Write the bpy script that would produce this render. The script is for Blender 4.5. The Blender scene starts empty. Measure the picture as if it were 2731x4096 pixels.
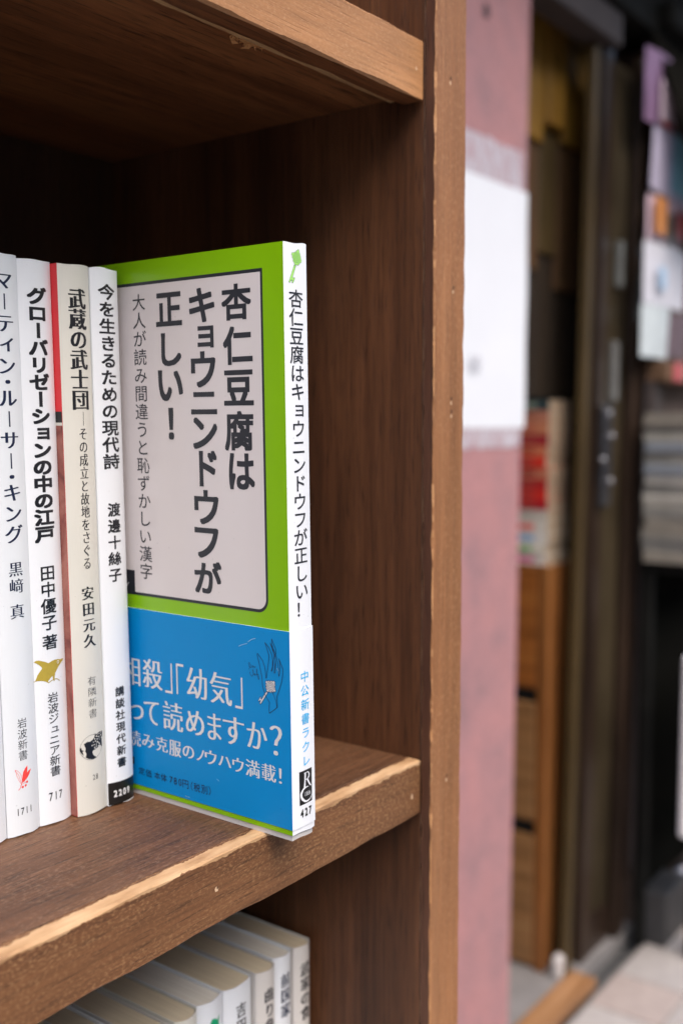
import bpy, bmesh, math, random
from mathutils import Vector, Matrix, noise
random.seed(7)
# ------------------------------------------------------------------ camera
SC = bpy.context.scene
COL = SC.collection
R = math.radians
# metres; x runs along the bookcase, y into it, z up; z = 0 is the top of the shelf the books stand on
GROUND = -1.095
yaw, pitch, roll = R(36.99), R(-4.887), R(-0.055)
fw = Vector((math.cos(yaw)*math.cos(pitch), math.sin(yaw)*math.cos(pitch), math.sin(pitch)))
rt = Vector((math.sin(yaw), -math.cos(yaw), 0)); up = rt.cross(fw)
r2 = rt*math.cos(roll)+up*math.sin(roll); u2 = -rt*math.sin(roll)+up*math.cos(roll)
cam_d = bpy.data.cameras.new('camera'); cam = bpy.data.objects.new('camera', cam_d); COL.objects.link(cam)
cam.matrix_world = Matrix(((r2.x, u2.x, -fw.x, -.31543504), (r2.y, u2.y, -fw.y, -.20125621), (r2.z, u2.z, -fw.z, .12278385), (0, 0, 0, 1)))
cam_d.sensor_fit = 'VERTICAL'; cam_d.sensor_height = 36; cam_d.lens = 36*4179/4096
cam_d.clip_start = .01; cam_d.clip_end = 400
cam_d.dof.use_dof = True; cam_d.dof.focus_distance = .302; cam_d.dof.aperture_fstop = 9.4
SC.camera = cam
# ------------------------------------------------------------------ light
SUN_EL, SUN_AZ = R(54), R(206)      # azimuth counted from +y clockwise: in front of the case, slightly left
wd = bpy.data.worlds.new("World"); SC.world = wd; wd.use_nodes = True
wn = wd.node_tree; bg = wn.nodes['Background']
sky = wn.nodes.new('ShaderNodeTexSky'); sky.sky_type = 'NISHITA'; sky.sun_disc = False
sky.sun_elevation = SUN_EL; sky.sun_rotation = SUN_AZ; sky.air_density = 1.0; sky.dust_density = 4.0; sky.ozone_density = 1.0
wn.links.new(sky.outputs[0], bg.inputs[0]); bg.inputs[1].default_value = .15
sun_d = bpy.data.lights.new('sun', 'SUN'); sun_d.energy = 1.1; sun_d.angle = R(75); sun_d.color = (1, .965, .92)
sun = bpy.data.objects.new('sun', sun_d); COL.objects.link(sun)
sd = Vector((math.sin(SUN_AZ)*math.cos(SUN_EL), math.cos(SUN_AZ)*math.cos(SUN_EL), math.sin(SUN_EL)))
sun.rotation_euler = sd.to_track_quat('Z', 'Y').to_euler()
vs = SC.view_settings; vs.view_transform = 'Standard'; vs.look = 'None'; vs.gamma = 1; vs.exposure = 1.24; vs.use_curve_mapping = False

# ------------------------------------------------------------------ helpers
def tag(o, label=None, cat=None, group=None, kind=None):
    if label: o['label'] = label
    if cat: o['category'] = cat
    if group: o['group'] = group
    if kind: o['kind'] = kind
    return o
def thing(name, label, cat, loc=(0, 0, 0), rot=(0, 0, 0), group=None):
    o = bpy.data.objects.new(name, None); COL.objects.link(o); o.location = loc; o.rotation_euler = rot
    o.empty_display_size = .05
    return tag(o, label, cat, group)
def obj(name, verts, faces, mats, parent=None, fm=None, smooth=False):
    me = bpy.data.meshes.new(name); me.from_pydata([tuple(v) for v in verts], [], faces)
    for m in (mats if isinstance(mats, (list, tuple)) else [mats]): me.materials.append(m)
    if fm: me.polygons.foreach_set('material_index', fm)
    if smooth: me.polygons.foreach_set('use_smooth', [True]*len(me.polygons))
    me.update()
    o = bpy.data.objects.new(name, me); COL.objects.link(o)
    if parent: o.parent = parent
    return o
def box_vf(x0, x1, y0, y1, z0, z1, lean=0.0):
    a = lean*(z0-GROUND); b = lean*(z1-GROUND)
    v = [(x0+a, y0, z0), (x1+a, y0, z0), (x1+a, y1, z0), (x0+a, y1, z0), (x0+b, y0, z1), (x1+b, y0, z1), (x1+b, y1, z1), (x0+b, y1, z1)]
    f = [(0, 3, 2, 1), (4, 5, 6, 7), (0, 1, 5, 4), (1, 2, 6, 5), (2, 3, 7, 6), (3, 0, 4, 7)]
    return v, f
def box(name, x0, x1, y0, y1, z0, z1, mat, parent=None, bev=0.0, lean=0.0, seg=1):
    v, f = box_vf(x0, x1, y0, y1, z0, z1, lean)
    if bev <= 0: return obj(name, v, f, mat, parent)
    bm = bmesh.new(); vv = [bm.verts.new(p) for p in v]
    for q in f: bm.faces.new([vv[i] for i in q])
    bmesh.ops.bevel(bm, geom=bm.edges[:], offset=bev, segments=seg, affect='EDGES', profile=.5)
    me = bpy.data.meshes.new(name); bm.to_mesh(me); bm.free()
    for m in (mat if isinstance(mat, (list, tuple)) else [mat]): me.materials.append(m)
    o = bpy.data.objects.new(name, me); COL.objects.link(o)
    if parent: o.parent = parent
    return o
def board(name, x0, x1, y0, y1, z0, z1, mat, parent, axis=0, n=90, ch=.0007, jit=.0004, freq=90.0, seed=0.0):
    """a length of timber swept along one axis, its four long arrises knocked off unevenly"""
    lo = [x0, y0, z0]; hi = [x1, y1, z1]; b, c = [i for i in range(3) if i != axis]
    V = []; F = []
    for i in range(n+1):
        t = lo[axis]+(hi[axis]-lo[axis])*i/n
        ring = []
        for k, (sb, sc) in enumerate(((0, 0), (1, 0), (1, 1), (0, 1))):
            q = ch+jit*noise.noise(Vector((t*freq, k*7.3+seed, seed*3.1)))*1.4+jit*.6*max(0, noise.noise(Vector((t*freq*4, k*3.1+seed, 5))))
            q = max(.00015, q)
            B = hi[b] if sb else lo[b]; Cc = hi[c] if sc else lo[c]
            db = -q if sb else q; dc = -q if sc else q
            p1 = [0, 0, 0]; p1[axis] = t; p1[b] = B+db; p1[c] = Cc
            p2 = [0, 0, 0]; p2[axis] = t; p2[b] = B; p2[c] = Cc+dc
            ring += [p1, p2] if (sb == sc) is False else [p2, p1]
        V += ring
    for i in range(n):
        for k in range(8):
            a = i*8+k; d = i*8+(k+1) % 8
            F.append((a, d, d+8, a+8))
    F.append(tuple(range(7, -1, -1))); F.append(tuple(range(n*8, n*8+8)))
    o = obj(name, V, F, mat, parent)
    bm = bmesh.new(); bm.from_mesh(o.data); bmesh.ops.recalc_face_normals(bm, faces=bm.faces); bm.to_mesh(o.data); bm.free()
    return o

# ------------------------------------------------------------------ materials
def nt(name):
    m = bpy.data.materials.new(name); m.use_nodes = True; t = m.node_tree
    return m, t, t.nodes['Principled BSDF']
def N(t, ty, **k):
    n = t.nodes.new(ty)
    for a, b in k.items():
        if a == 'op': n.operation = b
        elif a == 'blend': n.data_type = 'RGBA'; n.blend_type = b
        else: n.inputs[a].default_value = b
    return n
def coords(t, scale=(1, 1, 1), rot=(0, 0, 0)):
    tc = t.nodes.new('ShaderNodeTexCoord'); mp = t.nodes.new('ShaderNodeMapping')
    mp.inputs['Scale'].default_value = scale; mp.inputs['Rotation'].default_value = rot
    t.links.new(tc.outputs['Object'], mp.inputs[0]); return mp.outputs[0]
def nz(t, vec, scale=1.0, detail=4.0, rough=.55, dist=0.0):
    n = t.nodes.new('ShaderNodeTexNoise'); n.inputs['Scale'].default_value = scale; n.inputs['Detail'].default_value = detail
    n.inputs['Roughness'].default_value = rough; n.inputs['Distortion'].default_value = dist
    t.links.new(vec, n.inputs['Vector']); return n.outputs['Fac']
def ramp(t, fac, stops):
    r = t.nodes.new('ShaderNodeValToRGB'); e = r.color_ramp.elements
    while len(e) < len(stops): e.new(.5)
    for i, (p, c) in enumerate(stops):
        e[i].position = p; e[i].color = (c, c, c, 1) if isinstance(c, (int, float)) else (*c, 1)
    t.links.new(fac, r.inputs[0]); return r.outputs[0]
def mix(t, fac, a, b, blend='MIX'):
    m = t.nodes.new('ShaderNodeMix'); m.data_type = 'RGBA'; m.blend_type = blend
    for i, v in ((0, fac), (6, a), (7, b)):
        if isinstance(v, (int, float)): m.inputs[i].default_value = v if i == 0 else (v, v, v, 1)
        elif isinstance(v, tuple): m.inputs[i].default_value = (*v, 1)
        else: t.links.new(v, m.inputs[i])
    return m.outputs[2]
def math_(t, op, a, b=0.0, clamp=False):
    m = t.nodes.new('ShaderNodeMath'); m.operation = op; m.use_clamp = clamp
    for i, v in ((0, a), (1, b)):
        if isinstance(v, (int, float)): m.inputs[i].default_value = v
        else: t.links.new(v, m.inputs[i])
    return m.outputs[0]
def bump(t, bs, h, dist=.0002, st=1.0):
    b = t.nodes.new('ShaderNodeBump'); b.inputs['Distance'].default_value = dist; b.inputs['Strength'].default_value = st
    t.links.new(h, b.inputs['Height']); t.links.new(b.outputs[0], bs.inputs['Normal'])
def plain(name, col, rough=.6, var=.12, scale=40.0, metal=0.0, spec=.5, bmp=0.0):
    m, t, b = nt(name); v = coords(t)
    f = nz(t, v, scale, 4)
    lo = tuple(c*(1-var) for c in col); hi = tuple(min(1, c*(1+var)) for c in col)
    t.links.new(ramp(t, f, [(.3, lo), (.7, hi)]), b.inputs['Base Color'])
    b.inputs['Roughness'].default_value = rough; b.inputs['Metallic'].default_value = metal
    b.inputs['Specular IOR Level'].default_value = spec
    if bmp: bump(t, b, f, bmp)
    return m
def wood(name, axis, dark, mid, light, pore=.55, rough=.5, fleck=0.0, fleckcol=(.4, .22, .09), blotch=.35, st=.25, fleckscale=1.0, fs=1100):
    m, t, b = nt(name)
    def sc(a, c):
        s = [c, c, c]; s[axis] = a; return tuple(s)
    fig = nz(t, coords(t, sc(2.5, 38)), 1, 5, .6, .6)
    base = ramp(t, fig, [(.3, dark), (.5, mid), (.72, light)])
    bl = nz(t, coords(t, sc(9, 22)), 1, 4, .6)
    base = mix(t, math_(t, 'MULTIPLY', ramp(t, bl, [(.35, 0.0), (.65, 1.0)]), blotch), base, tuple(c*f for c, f in zip(mid, (.62, .68, .78))))
    fine = nz(t, coords(t, sc(fs*.035, fs)), 1, 4, .7)
    base = mix(t, st, base, ramp(t, fine, [(.3, .25), (.62, 1.0)]), 'MULTIPLY')
    po = nz(t, coords(t, sc(70, 1600)), 1, 2, .5)
    pm = ramp(t, po, [(.57, 0.0), (.66, 1.0)])
    base = mix(t, math_(t, 'MULTIPLY', pm, pore), base, tuple(c*.28 for c in dark))
    if fleck:
        fl = nz(t, coords(t, sc(420*fleckscale, 900*fleckscale)), 1, 3, .65)
        fz = nz(t, coords(t, sc(14, 60)), 1, 3, .6)
        fmask = math_(t, 'MULTIPLY', ramp(t, fl, [(.5, 0.0), (.66, 1.0)]), ramp(t, fz, [(.34, .15), (.62, 1.0)]))
        base = mix(t, math_(t, 'MULTIPLY', fmask, fleck), base, fleckcol)
    t.links.new(base, b.inputs['Base Color'])
    b.inputs['Roughness'].default_value = rough; b.inputs['Specular IOR Level'].default_value = .35
    h = mix(t, .5, ramp(t, fine, [(0.0, 0.0), (1.0, 1.0)]), ramp(t, pm, [(0.0, 1.0), (1.0, 0.0)]))
    bump(t, b, h, .00012, .7)
    m['base_socket'] = 1
    return m
def base_link(m):
    t = m.node_tree; b = t.nodes['Principled BSDF']; return t, b, b.inputs['Base Color'].links[0].from_socket

W_SHELF = wood('walnut_stained_shelf', 0, (0.05013, 0.02079, 0.009461), (0.1322, 0.05718, 0.0262), (0.2005, 0.09532, 0.04658), pore=.75, rough=.5, st=.55, fleck=.22, fleckcol=(.42, .28, .18), fleckscale=1.3, blotch=.3, fs=900)
W_PANEL = wood('walnut_stained_panel', 2, (0.04265, 0.01542, 0.006792), (0.1185, 0.04514, 0.01868), (0.2014, 0.08257, 0.03566), pore=.6, rough=.5, st=.6, fs=480, blotch=.5)
W_UNDER = wood('walnut_underside_bounce', 0, (0.08385, 0.02978, 0.0107), (0.2201, 0.08139, 0.02963), (0.3249, 0.134, 0.04938), pore=.7, rough=.5, st=.6, fs=600)  # stain colour lifted to stand in for light bounced onto the underside
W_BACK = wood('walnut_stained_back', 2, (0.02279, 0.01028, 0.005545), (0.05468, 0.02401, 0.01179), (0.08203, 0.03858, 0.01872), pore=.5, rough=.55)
W_BAND = wood('worn_edge_band_brown', 0, (0.07592, 0.02906, 0.01216), (0.1697, 0.07057, 0.02839), (0.2501, 0.1162, 0.04731), pore=.45, rough=.6, fleck=.55, fleckcol=(.50, .28, .13), st=.5, fleckscale=1.7, fs=800)
W_BANDU = wood('worn_edge_band_tan', 0, (0.3281, 0.1468, 0.05449), (0.5104, 0.2434, 0.09937), (0.6015, 0.3105, 0.1346), pore=.15, rough=.55, fleck=.22, fleckcol=(.75, .48, .28), st=.35, blotch=.55, fleckscale=1.6)
W_STILE = wood('worn_stile_tan', 2, (0.2046, 0.08648, 0.0316), (0.3355, 0.1444, 0.05643), (0.4092, 0.1955, 0.08653), pore=.25, rough=.6, fleck=.3, fleckcol=(.62, .36, .18), st=.35, blotch=.5, fleckscale=1.2, fs=500)
W_STILEB = wood('stile_brown', 2, (0.0372, 0.01504, 0.00912), (0.1023, 0.04042, 0.02166), (0.1581, 0.0705, 0.04104), pore=.4, rough=.55, st=.5, fs=500)
BARE = wood('bare_pale_wood', 0, (.50, .33, .18), (.68, .47, .28), (.80, .60, .40), pore=.1, rough=.6, st=.12, blotch=.2)
VENEER = wood('raw_ply_edge', 0, (.30, .16, .07), (.52, .32, .15), (.70, .48, .26), pore=.3, rough=.7, st=.5, fleck=.5)
# the lower shelf's band: stain rubbed off along the top arris
t, b, src = base_link(W_BAND)
tc = t.nodes.new('ShaderNodeTexCoord'); sx = t.nodes.new('ShaderNodeSeparateXYZ'); t.links.new(tc.outputs['Object'], sx.inputs[0])
e1 = nz(t, coords(t, (160, 160, 160)), 1, 5, .65); e2 = nz(t, coords(t, (45, 60, 60)), 1, 6, .7)
fz = math_(t, 'GREATER_THAN', math_(t, 'ADD', sx.outputs[2], math_(t, 'MULTIPLY', math_(t, 'SUBTRACT', e2, .5), .0060)), -.0010)
fy = math_(t, 'LESS_THAN', math_(t, 'ADD', sx.outputs[1], math_(t, 'MULTIPLY', math_(t, 'SUBTRACT', e1, .5), .0052)), .0047)
pale = ramp(t, nz(t, coords(t, (30, 120, 120)), 1, 5, .6), [(.32, (.22, .11, .05)), (.46, (.44, .26, .13)), (.66, (.60, .40, .23))])
t.links.new(mix(t, math_(t, 'MULTIPLY', fz, fy), src, pale), b.inputs['Base Color'])

def paper(name, col, rough=.45, grime=.06, spec=.4, coat=0.0, bmp=.00002):
    m, t, b = nt(name)
    v = coords(t, (30, 30, 18))
    f = nz(t, v, 1, 5, .6)
    c = ramp(t, f, [(.25, tuple(x*(1-grime) for x in col)), (.6, col)])
    sp = nz(t, coords(t, (900, 900, 900)), 1, 1, .5)
    c = mix(t, math_(t, 'MULTIPLY', ramp(t, sp, [(.76, 0.0), (.80, 1.0)]), .35), c, tuple(x*.45 for x in col))
    t.links.new(c, b.inputs['Base Color']); b.inputs['Roughness'].default_value = rough
    b.inputs['Specular IOR Level'].default_value = spec; b.inputs['Coat Weight'].default_value = coat; b.inputs['Coat Roughness'].default_value = .12
    w = nz(t, coords(t, (60, 60, 25)), 1, 2, .5)
    bump(t, b, w, bmp*14, .5)
    return m
WHITE = paper('white_jacket', (.80, .83, .87), .33, .03, coat=.25)
IVORY = paper('ivory_jacket', (.70, .685, .62), .42, .08, coat=.15)
GREYW = paper('cool_white_jacket', (.75, .79, .83), .36, .04, coat=.2)
AGED = paper('aged_white_jacket', (.66, .63, .60), .5, .1)
GREEN = paper('lime_green_jacket', (.215, .46, .003), .3, .05, coat=.25)
BLUE = paper('cyan_blue_band', (.0, .225, .56), .42, .04, spec=.25)
PANELC = paper('pinkish_white_panel', (.66, .61, .61), .28, .02, coat=.5)
INK = plain('black_ink', (.012, .013, .018), .35, .1)
INKG = plain('soft_black_ink', (.02, .022, .03), .4, .1)
NAVY = plain('navy_ink', (.004, .012, .05), .4, .1)
SILVER = plain('silver_ink', (.64, .65, .665), .4, .03)
CYANI = plain('cyan_ink', (.01, .42, .80), .4, .05)
REDC = paper('red_cover', (.74, .025, .035), .35, .05, coat=.3)
MARB, t, b = nt('marbled_red_brown_cover')
f1 = nz(t, coords(t, (70, 70, 45)), 1, 6, .65, 1.2)
t.links.new(ramp(t, f1, [(.28, (.05, .012, .014)), (.42, (.26, .07, .055)), (.6, (.42, .17, .13)), (.75, (.30, .09, .085))]), b.inputs['Base Color']); b.inputs['Roughness'].default_value = .4
PAGES, t, b = nt('page_edges')
f1 = nz(t, coords(t, (3500, 20, 20)), 1, 2, .6); f2 = nz(t, coords(t, (25, 25, 25)), 1, 4, .6)
c1 = ramp(t, f1, [(.3, (.70, .66, .58)), (.7, (.88, .85, .78))])
t.links.new(mix(t, math_(t, 'MULTIPLY', f2, .5), c1, (.58, .52, .43)), b.inputs['Base Color']); b.inputs['Roughness'].default_value = .8; bump(t, b, f1, .00008)
PAGEV, t, b = nt('page_edges_side')
f1 = nz(t, coords(t, (20, 20, 2500)), 1, 2, .6)
t.links.new(ramp(t, f1, [(.3, (.20, .14, .09)), (.7, (.42, .32, .22))]), b.inputs['Base Color']); b.inputs['Roughness'].default_value = .8
PAGEY = PAGES.copy(); PAGEY.name = 'yellowed_page_edges'
for n_ in PAGEY.node_tree.nodes:
    if n_.bl_idname == 'ShaderNodeValToRGB':
        for e_ in n_.color_ramp.elements: e_.color = (e_.color[0]*.82, e_.color[1]*.72, e_.color[2]*.55, 1)
BIRDG = plain('mustard_gold_ink', (.42, .32, .045), .5, .06, 900)
LEAFR = plain('red_ink', (.85, .07, .06), .45, .05)
LEAFP = plain('pale_pink_ink', (.72, .52, .54), .45, .05)
KEYG = plain('pale_green_ink', (.36, .74, .17), .4, .03)
GREENI = plain('emerald_ink', (.0, .38, .17), .4, .05)
BLACKP = plain('black_print', (.010, .010, .010), .3, .1)
CARTON = plain('grey_white_card', (.55, .53, .52), .5, .05)

# ------------------------------------------------------------------ lettering
GL = {}; _need = {}
def want(s, off):
    for ch in s:
        if ch not in ' 　': _need[(ch, min(off, 0))] = None
def harvest():
    obs = []
    for (ch, off) in _need:
        c = bpy.data.curves.new('glyph', 'FONT'); c.body = ch; c.size = 1; c.offset = off; c.resolution_u = 3
        o = bpy.data.objects.new('glyph', c); COL.objects.link(o); obs.append((ch, off, o, c))
    bpy.context.view_layer.update(); dg = bpy.context.evaluated_depsgraph_get()
    for ch, off, o, c in obs:
        ev = o.evaluated_get(dg); me = ev.to_mesh()
        GL[(ch, off)] = ([(v.co.x, v.co.y) for v in me.vertices], [tuple(p.vertices) for p in me.polygons])
        ev.to_mesh_clear()
    for ch, off, o, c in obs:
        bpy.data.objects.remove(o); bpy.data.curves.remove(c)
class Print:
    """collects flat print in a 2D frame (mm) and lays it on a face of a book as one thin mesh"""
    def __init__(s): s.V = []; s.F = []
    def add(s, pts, faces, lift=0.0):
        n = len(s.V); s.V += [(x, y, lift) for x, y in pts]; s.F += [tuple(i+n for i in f) for f in faces]
    def spread(s, off, smear):
        if off > 0: return [((off+smear)*a, off*c) for a in (-1, 0, 1) for c in (-1, 0, 1)]
        return [(-smear, 0), (smear, 0), (0, 0)] if smear else [(0, 0)]
    def glyph(s, ch, fn, off, smear=0.0, lift=0.0):
        pts, fa = GL[(ch, min(off, 0))]
        for k, (d, e) in enumerate(s.spread(off, smear)):
            s.add([fn(x+d, y+e) for x, y in pts], fa, lift+k*.003)
    def fit(s, ch, bb, off=0.0, smear=0.0, rot=False):
        pts, fa = GL[(ch, min(off, 0))]; o_ = max(off, 0); q_ = o_+smear
        xs = [p[0] for p in pts]; ys = [p[1] for p in pts]
        x0, x1, y0, y1 = min(xs), max(xs), min(ys), max(ys); sx_ = (bb[2]-bb[0])/(x1-x0+2*q_); sy = (bb[3]-bb[1])/(y1-y0+2*o_)
        for k, (d, e) in enumerate(s.spread(off, smear)):
            s.add([(bb[0]+(x+d+q_-x0)*sx_, bb[1]+(y+e+o_-y0)*sy) for x, y in pts], fa, k*.003)
    def digits(s, text, x0, y0, adv, h, w=None, off=0.0, slant=0.0):
        for i, ch in enumerate(text):
            pts, fa = GL[(ch, min(off, 0))]; xs = [p[0] for p in pts]; ys = [p[1] for p in pts]
            cx = (min(xs)+max(xs))/2; sy = h/(.72+2*max(off, 0)); sx_ = (w or adv)/(.60+2*max(off, 0)); X = x0+adv*(i+.5)
            for k, (d, e) in enumerate(s.spread(off, 0)): s.add([(X+(x+d-cx)*sx_+(y+e)*sy*slant, y0+(y+e)*sy) for x, y in pts], fa, k*.003)
    def col(s, text, c0, c1, w, h, off=0.0, smear=0.0, weights=None):
        """a vertical line of type: c0, c1 centres of the first and last characters, w, h the body size"""
        ws = [(weights or {}).get(ch, 1.0) for ch in text]
        pos = []; a = 0
        for i, q in enumerate(ws): pos.append(a+q/2); a += q
        p0, p1 = pos[0], pos[-1]
        for ch, p, q in zip(text, pos, ws):
            if ch in ' 　': continue
            k = (p-p0)/(p1-p0) if p1 > p0 else 0
            cx, cy = c0[0]+(c1[0]-c0[0])*k, c0[1]+(c1[1]-c0[1])*k
            if ch in 'ー—': fn = lambda x, y, cx=cx, cy=cy: (cx+(y-.385)*w, cy-(x-.5)*h)
            elif ch in 'ョュィャッっ': fn = lambda x, y, cx=cx, cy=cy: (cx+(x-.5+.09)*w, cy+(y-.38+.10)*h)
            else: fn = lambda x, y, cx=cx, cy=cy: (cx+(x-.5)*w, cy+(y-.38)*h)
            s.glyph(ch, fn, off, smear if ch not in 'ー—' else 0)
    def poly(s, pts, lift=0.0):
        from mathutils.geometry import tessellate_polygon
        tr = tessellate_polygon([[Vector((x, y, 0)) for x, y in pts]])
        s.add(pts, [tuple(f) for f in tr], lift)
    def rect(s, x0, y0, x1, y1, lift=0.0): s.add([(x0, y0), (x1, y0), (x1, y1), (x0, y1)], [(0, 1, 2, 3)], lift)
    def line(s, pts, w, lift=0.0, closed=False):
        P = list(pts)+([pts[0]] if closed else [])
        for a, b_ in zip(P, P[1:]):
            dx, dy = b_[0]-a[0], b_[1]-a[1]; L = math.hypot(dx, dy)
            if L < 1e-6: continue
            nx, ny = -dy/L*w/2, dx/L*w/2; ex, ey = dx/L*w*.3, dy/L*w*.3
            s.add([(a[0]-ex+nx, a[1]-ey+ny), (a[0]-ex-nx, a[1]-ey-ny), (b_[0]+ex-nx, b_[1]+ey-ny), (b_[0]+ex+nx, b_[1]+ey+ny)], [(0, 1, 2, 3)], lift+random.random()*.004)
    def lay(s, name, mat, parent, fn, cuts=None):
        bm = bmesh.new(); vv = [bm.verts.new(p) for p in s.V]
        for f in s.F:
            try: bm.faces.new([vv[i] for i in f])
            except ValueError: pass
        for c in (cuts or []):
            bmesh.ops.bisect_plane(bm, geom=bm.verts[:]+bm.edges[:]+bm.faces[:], plane_co=(c, 0, 0), plane_no=(1, 0, 0), dist=1e-5)
        for v in bm.verts: v.co = fn(v.co.x*.001, v.co.y*.001, v.co.z*.001)
        me = bpy.data.meshes.new(name); bm.to_mesh(me); bm.free(); me.materials.append(mat)
        o = bpy.data.objects.new(name, me); COL.objects.link(o); o.parent = parent; return o
def ell(cx, cy, rx, ry, n=20): return [(cx+rx*math.cos(2*math.pi*i/n), cy+ry*math.sin(2*math.pi*i/n)) for i in range(n)]

B = .021; B2 = .028; TH = -.012      # heavy, black and light cuts of the type
for s_, o_ in (("杏仁豆腐はキョウニンドウフが正しい！", B2), ("杏仁豆腐はキョウニンドウフが正しい！", .008), ("大人が読み間違うと恥ずかしい漢字", .0), ("相殺」「幼気って読めますか？み克服のノウハウ満載！", -.010), ("定価本体780円（税別）", .006), ("中公新書ラクレ", .006), ("427", .03), ("今を生きるための現代詩渡邊十絲子講談社", .022), ("講談社現代新書", .02), ("2209", .035), ("武蔵の武士団", -.004), ("その成立と故地をさぐる安田元久", -.008), ("有隣新書28", TH), ("グローバリゼーションの中の江戸", .04), ("田中優子著", .016), ("岩波ジュニア新書717", .006), ("マーティン・ルーサー・キング黒﨑真", -.008), ("岩波新書1711", -.004), ("吉田曲り角前国家武の食子", .01), ("0123456789", .0), ("R", 0.0)): want(s_, o_)
harvest()

# ------------------------------------------------------------------ books
def spine_y(u, w, sag, off): return sag*abs(2*u/w-1)**2.2+off
def jacket(name, w, D, z0, z1, sag, off, mats, parent, tk=.00025, grow=0.0, nseg=14, jit=.0005, seed=0.0, edge=None):
    """paper wrapped round a book: back board, spine, front board, as one folded sheet with thickness"""
    g = grow
    path = [(-g, D), (-g, D*.5), (-g, spine_y(0, w, sag, off)+.0006)]
    for i in range(nseg+1): path.append((w*i/nseg+(-g if i == 0 else g if i == nseg else 0), spine_y(w*i/nseg, w, sag, off)-g))
    path += [(w+g, spine_y(w, w, sag, off)+.0006), (w+g, D*.5), (w+g, D)]
    inn = []
    for (x, y) in path: inn.append((min(max(x, -g+tk), w+g-tk), y+tk if y < D*.4 else y))
    n = len(path); zs = [z0, z0+.02, (z0+z1)/2, z1-.02, z1]; V = []; F = []; fm = []
    for li, z in enumerate(zs):
        for k, (x, y) in enumerate(path):
            dz = 0 if 0 < li < 4 else jit*noise.noise(Vector((x*170, seed, li)))
            V.append((x, y, z+dz))
        for k, (x, y) in enumerate(inn):
            dz = 0 if 0 < li < 4 else jit*noise.noise(Vector((x*170, seed, li)))
            V.append((x, y, z+dz))
    M = 2*n; ns = nseg
    for li in range(len(zs)-1):
        for k in range(n-1):
            a = li*M+k; F.append((a, a+1, a+1+M, a+M)); fm.append(0 if k < 3 else 2 if k >= 3+ns-0 else 1)
            a = li*M+n+k; F.append((a+1, a, a+M, a+1+M)); fm.append(3)
        for k in (0, n-1): a = li*M+k; c = li*M+n+k; F.append((c, a, a+M, c+M) if k == 0 else (a, c, c+M, a+M)); fm.append(3)
    for li in (0, len(zs)-1):
        for k in range(n-1):
            a = li*M+k; c = li*M+n+k
            F.append((a, c, c+1, a+1) if li == 0 else (a, a+1, c+1, c)); fm.append(3)
    return obj(name, V, F, mats, parent, fm)
def block(w, D, z0, z1, sag, off, mat, parent, inset=.0005, nseg=8):
    pts = [(inset, D-.001)]+[(inset+(w-2*inset)*i/nseg, spine_y(w*i/nseg, w, sag, off)+.0007) for i in range(nseg+1)]+[(w-inset, D-.001)]
    n = len(pts); V = [(x, y, z0) for x, y in pts]+[(x, y, z1) for x, y in pts]
    F = [tuple(range(n-1, -1, -1)), tuple(range(n, 2*n))]+[(k, (k+1) % n, (k+1) % n+n, k+n) for k in range(n)]
    return obj('page_block', V, F, mat, parent)
def book(name, label, O, lean, w, H, sag, mats, off=0.0, D=.105, group=None, z0=.0003, blk=True, top=.0004, seed=0.0):
    e = thing(name, label, 'book', O, (0, -R(lean), 0), group)
    jacket('jacket', w, D, z0, H, sag, off, mats, e, seed=seed)
    if blk: block(w, D, z0+.0002, H-top-.0005*(int(seed*7) % 3), sag, off, PAGEY if mats[1] in (AGED, IVORY) or int(seed) % 4 == 1 else PAGES, e)
    return e
def spine_fn(w, sag, off, du, lift=.00006):
    def fn(x, y, l): u = x-du; return Vector((u, spine_y(u, w, sag, off)-lift-l, y))
    return fn
def side_fn(lift):
    def fn(x, y, l): return Vector((-lift-l, -x, y))
    return fn

# ================================================================== structure: ground, pavement
GREYF = plain('grey_floor', (.20, .19, .19), .7, .15, 12)
def sheet(name, x0, x1, y0, y1, z, mat, **k):
    o = obj(name, [(x0, y0, z), (x1, y0, z), (x1, y1, z), (x0, y1, z)], [(0, 1, 2, 3)], mat); tag(o, **k); return o
ASPH = plain('asphalt', (.06, .06, .062), .85, .25, 60, bmp=.003)
sheet('ground', -150, 150, -150, 150, GROUND-.03, ASPH, kind='structure')
PAVEG = plain('pavement_joint_grit', (.22, .20, .19), .9, .2, 200)
pave = box('pavement', -4, 8, -1.6, .655, GROUND-.027, GROUND-.004, PAVEG); tag(pave, kind='structure')
tilem = [plain('tile_a', (.36, .335, .325), .7, .1, 30), plain('tile_b', (.335, .31, .30), .7, .12, 30), plain('tile_c', (.34, .285, .265), .7, .12, 30)]
tmesh = {}
for i in range(-1, 14):
    for j in range(9):
        x = 1.30+i*.152; y = .575-j*.152
        mi = random.choice((0, 0, 1, 1, 2))
        if mi not in tmesh:
            tmesh[mi] = box('paving_tile', -.0735, .0735, -.0735, .0735, -.02, 0, tilem[mi], pave, .002).data
            o = [c for c in COL.objects if c.data is tmesh[mi]][0]
        else:
            o = bpy.data.objects.new('paving_tile', tmesh[mi]); COL.objects.link(o); o.parent = pave
        o.location = (x, y, GROUND+random.uniform(0, .0012)); 

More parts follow.
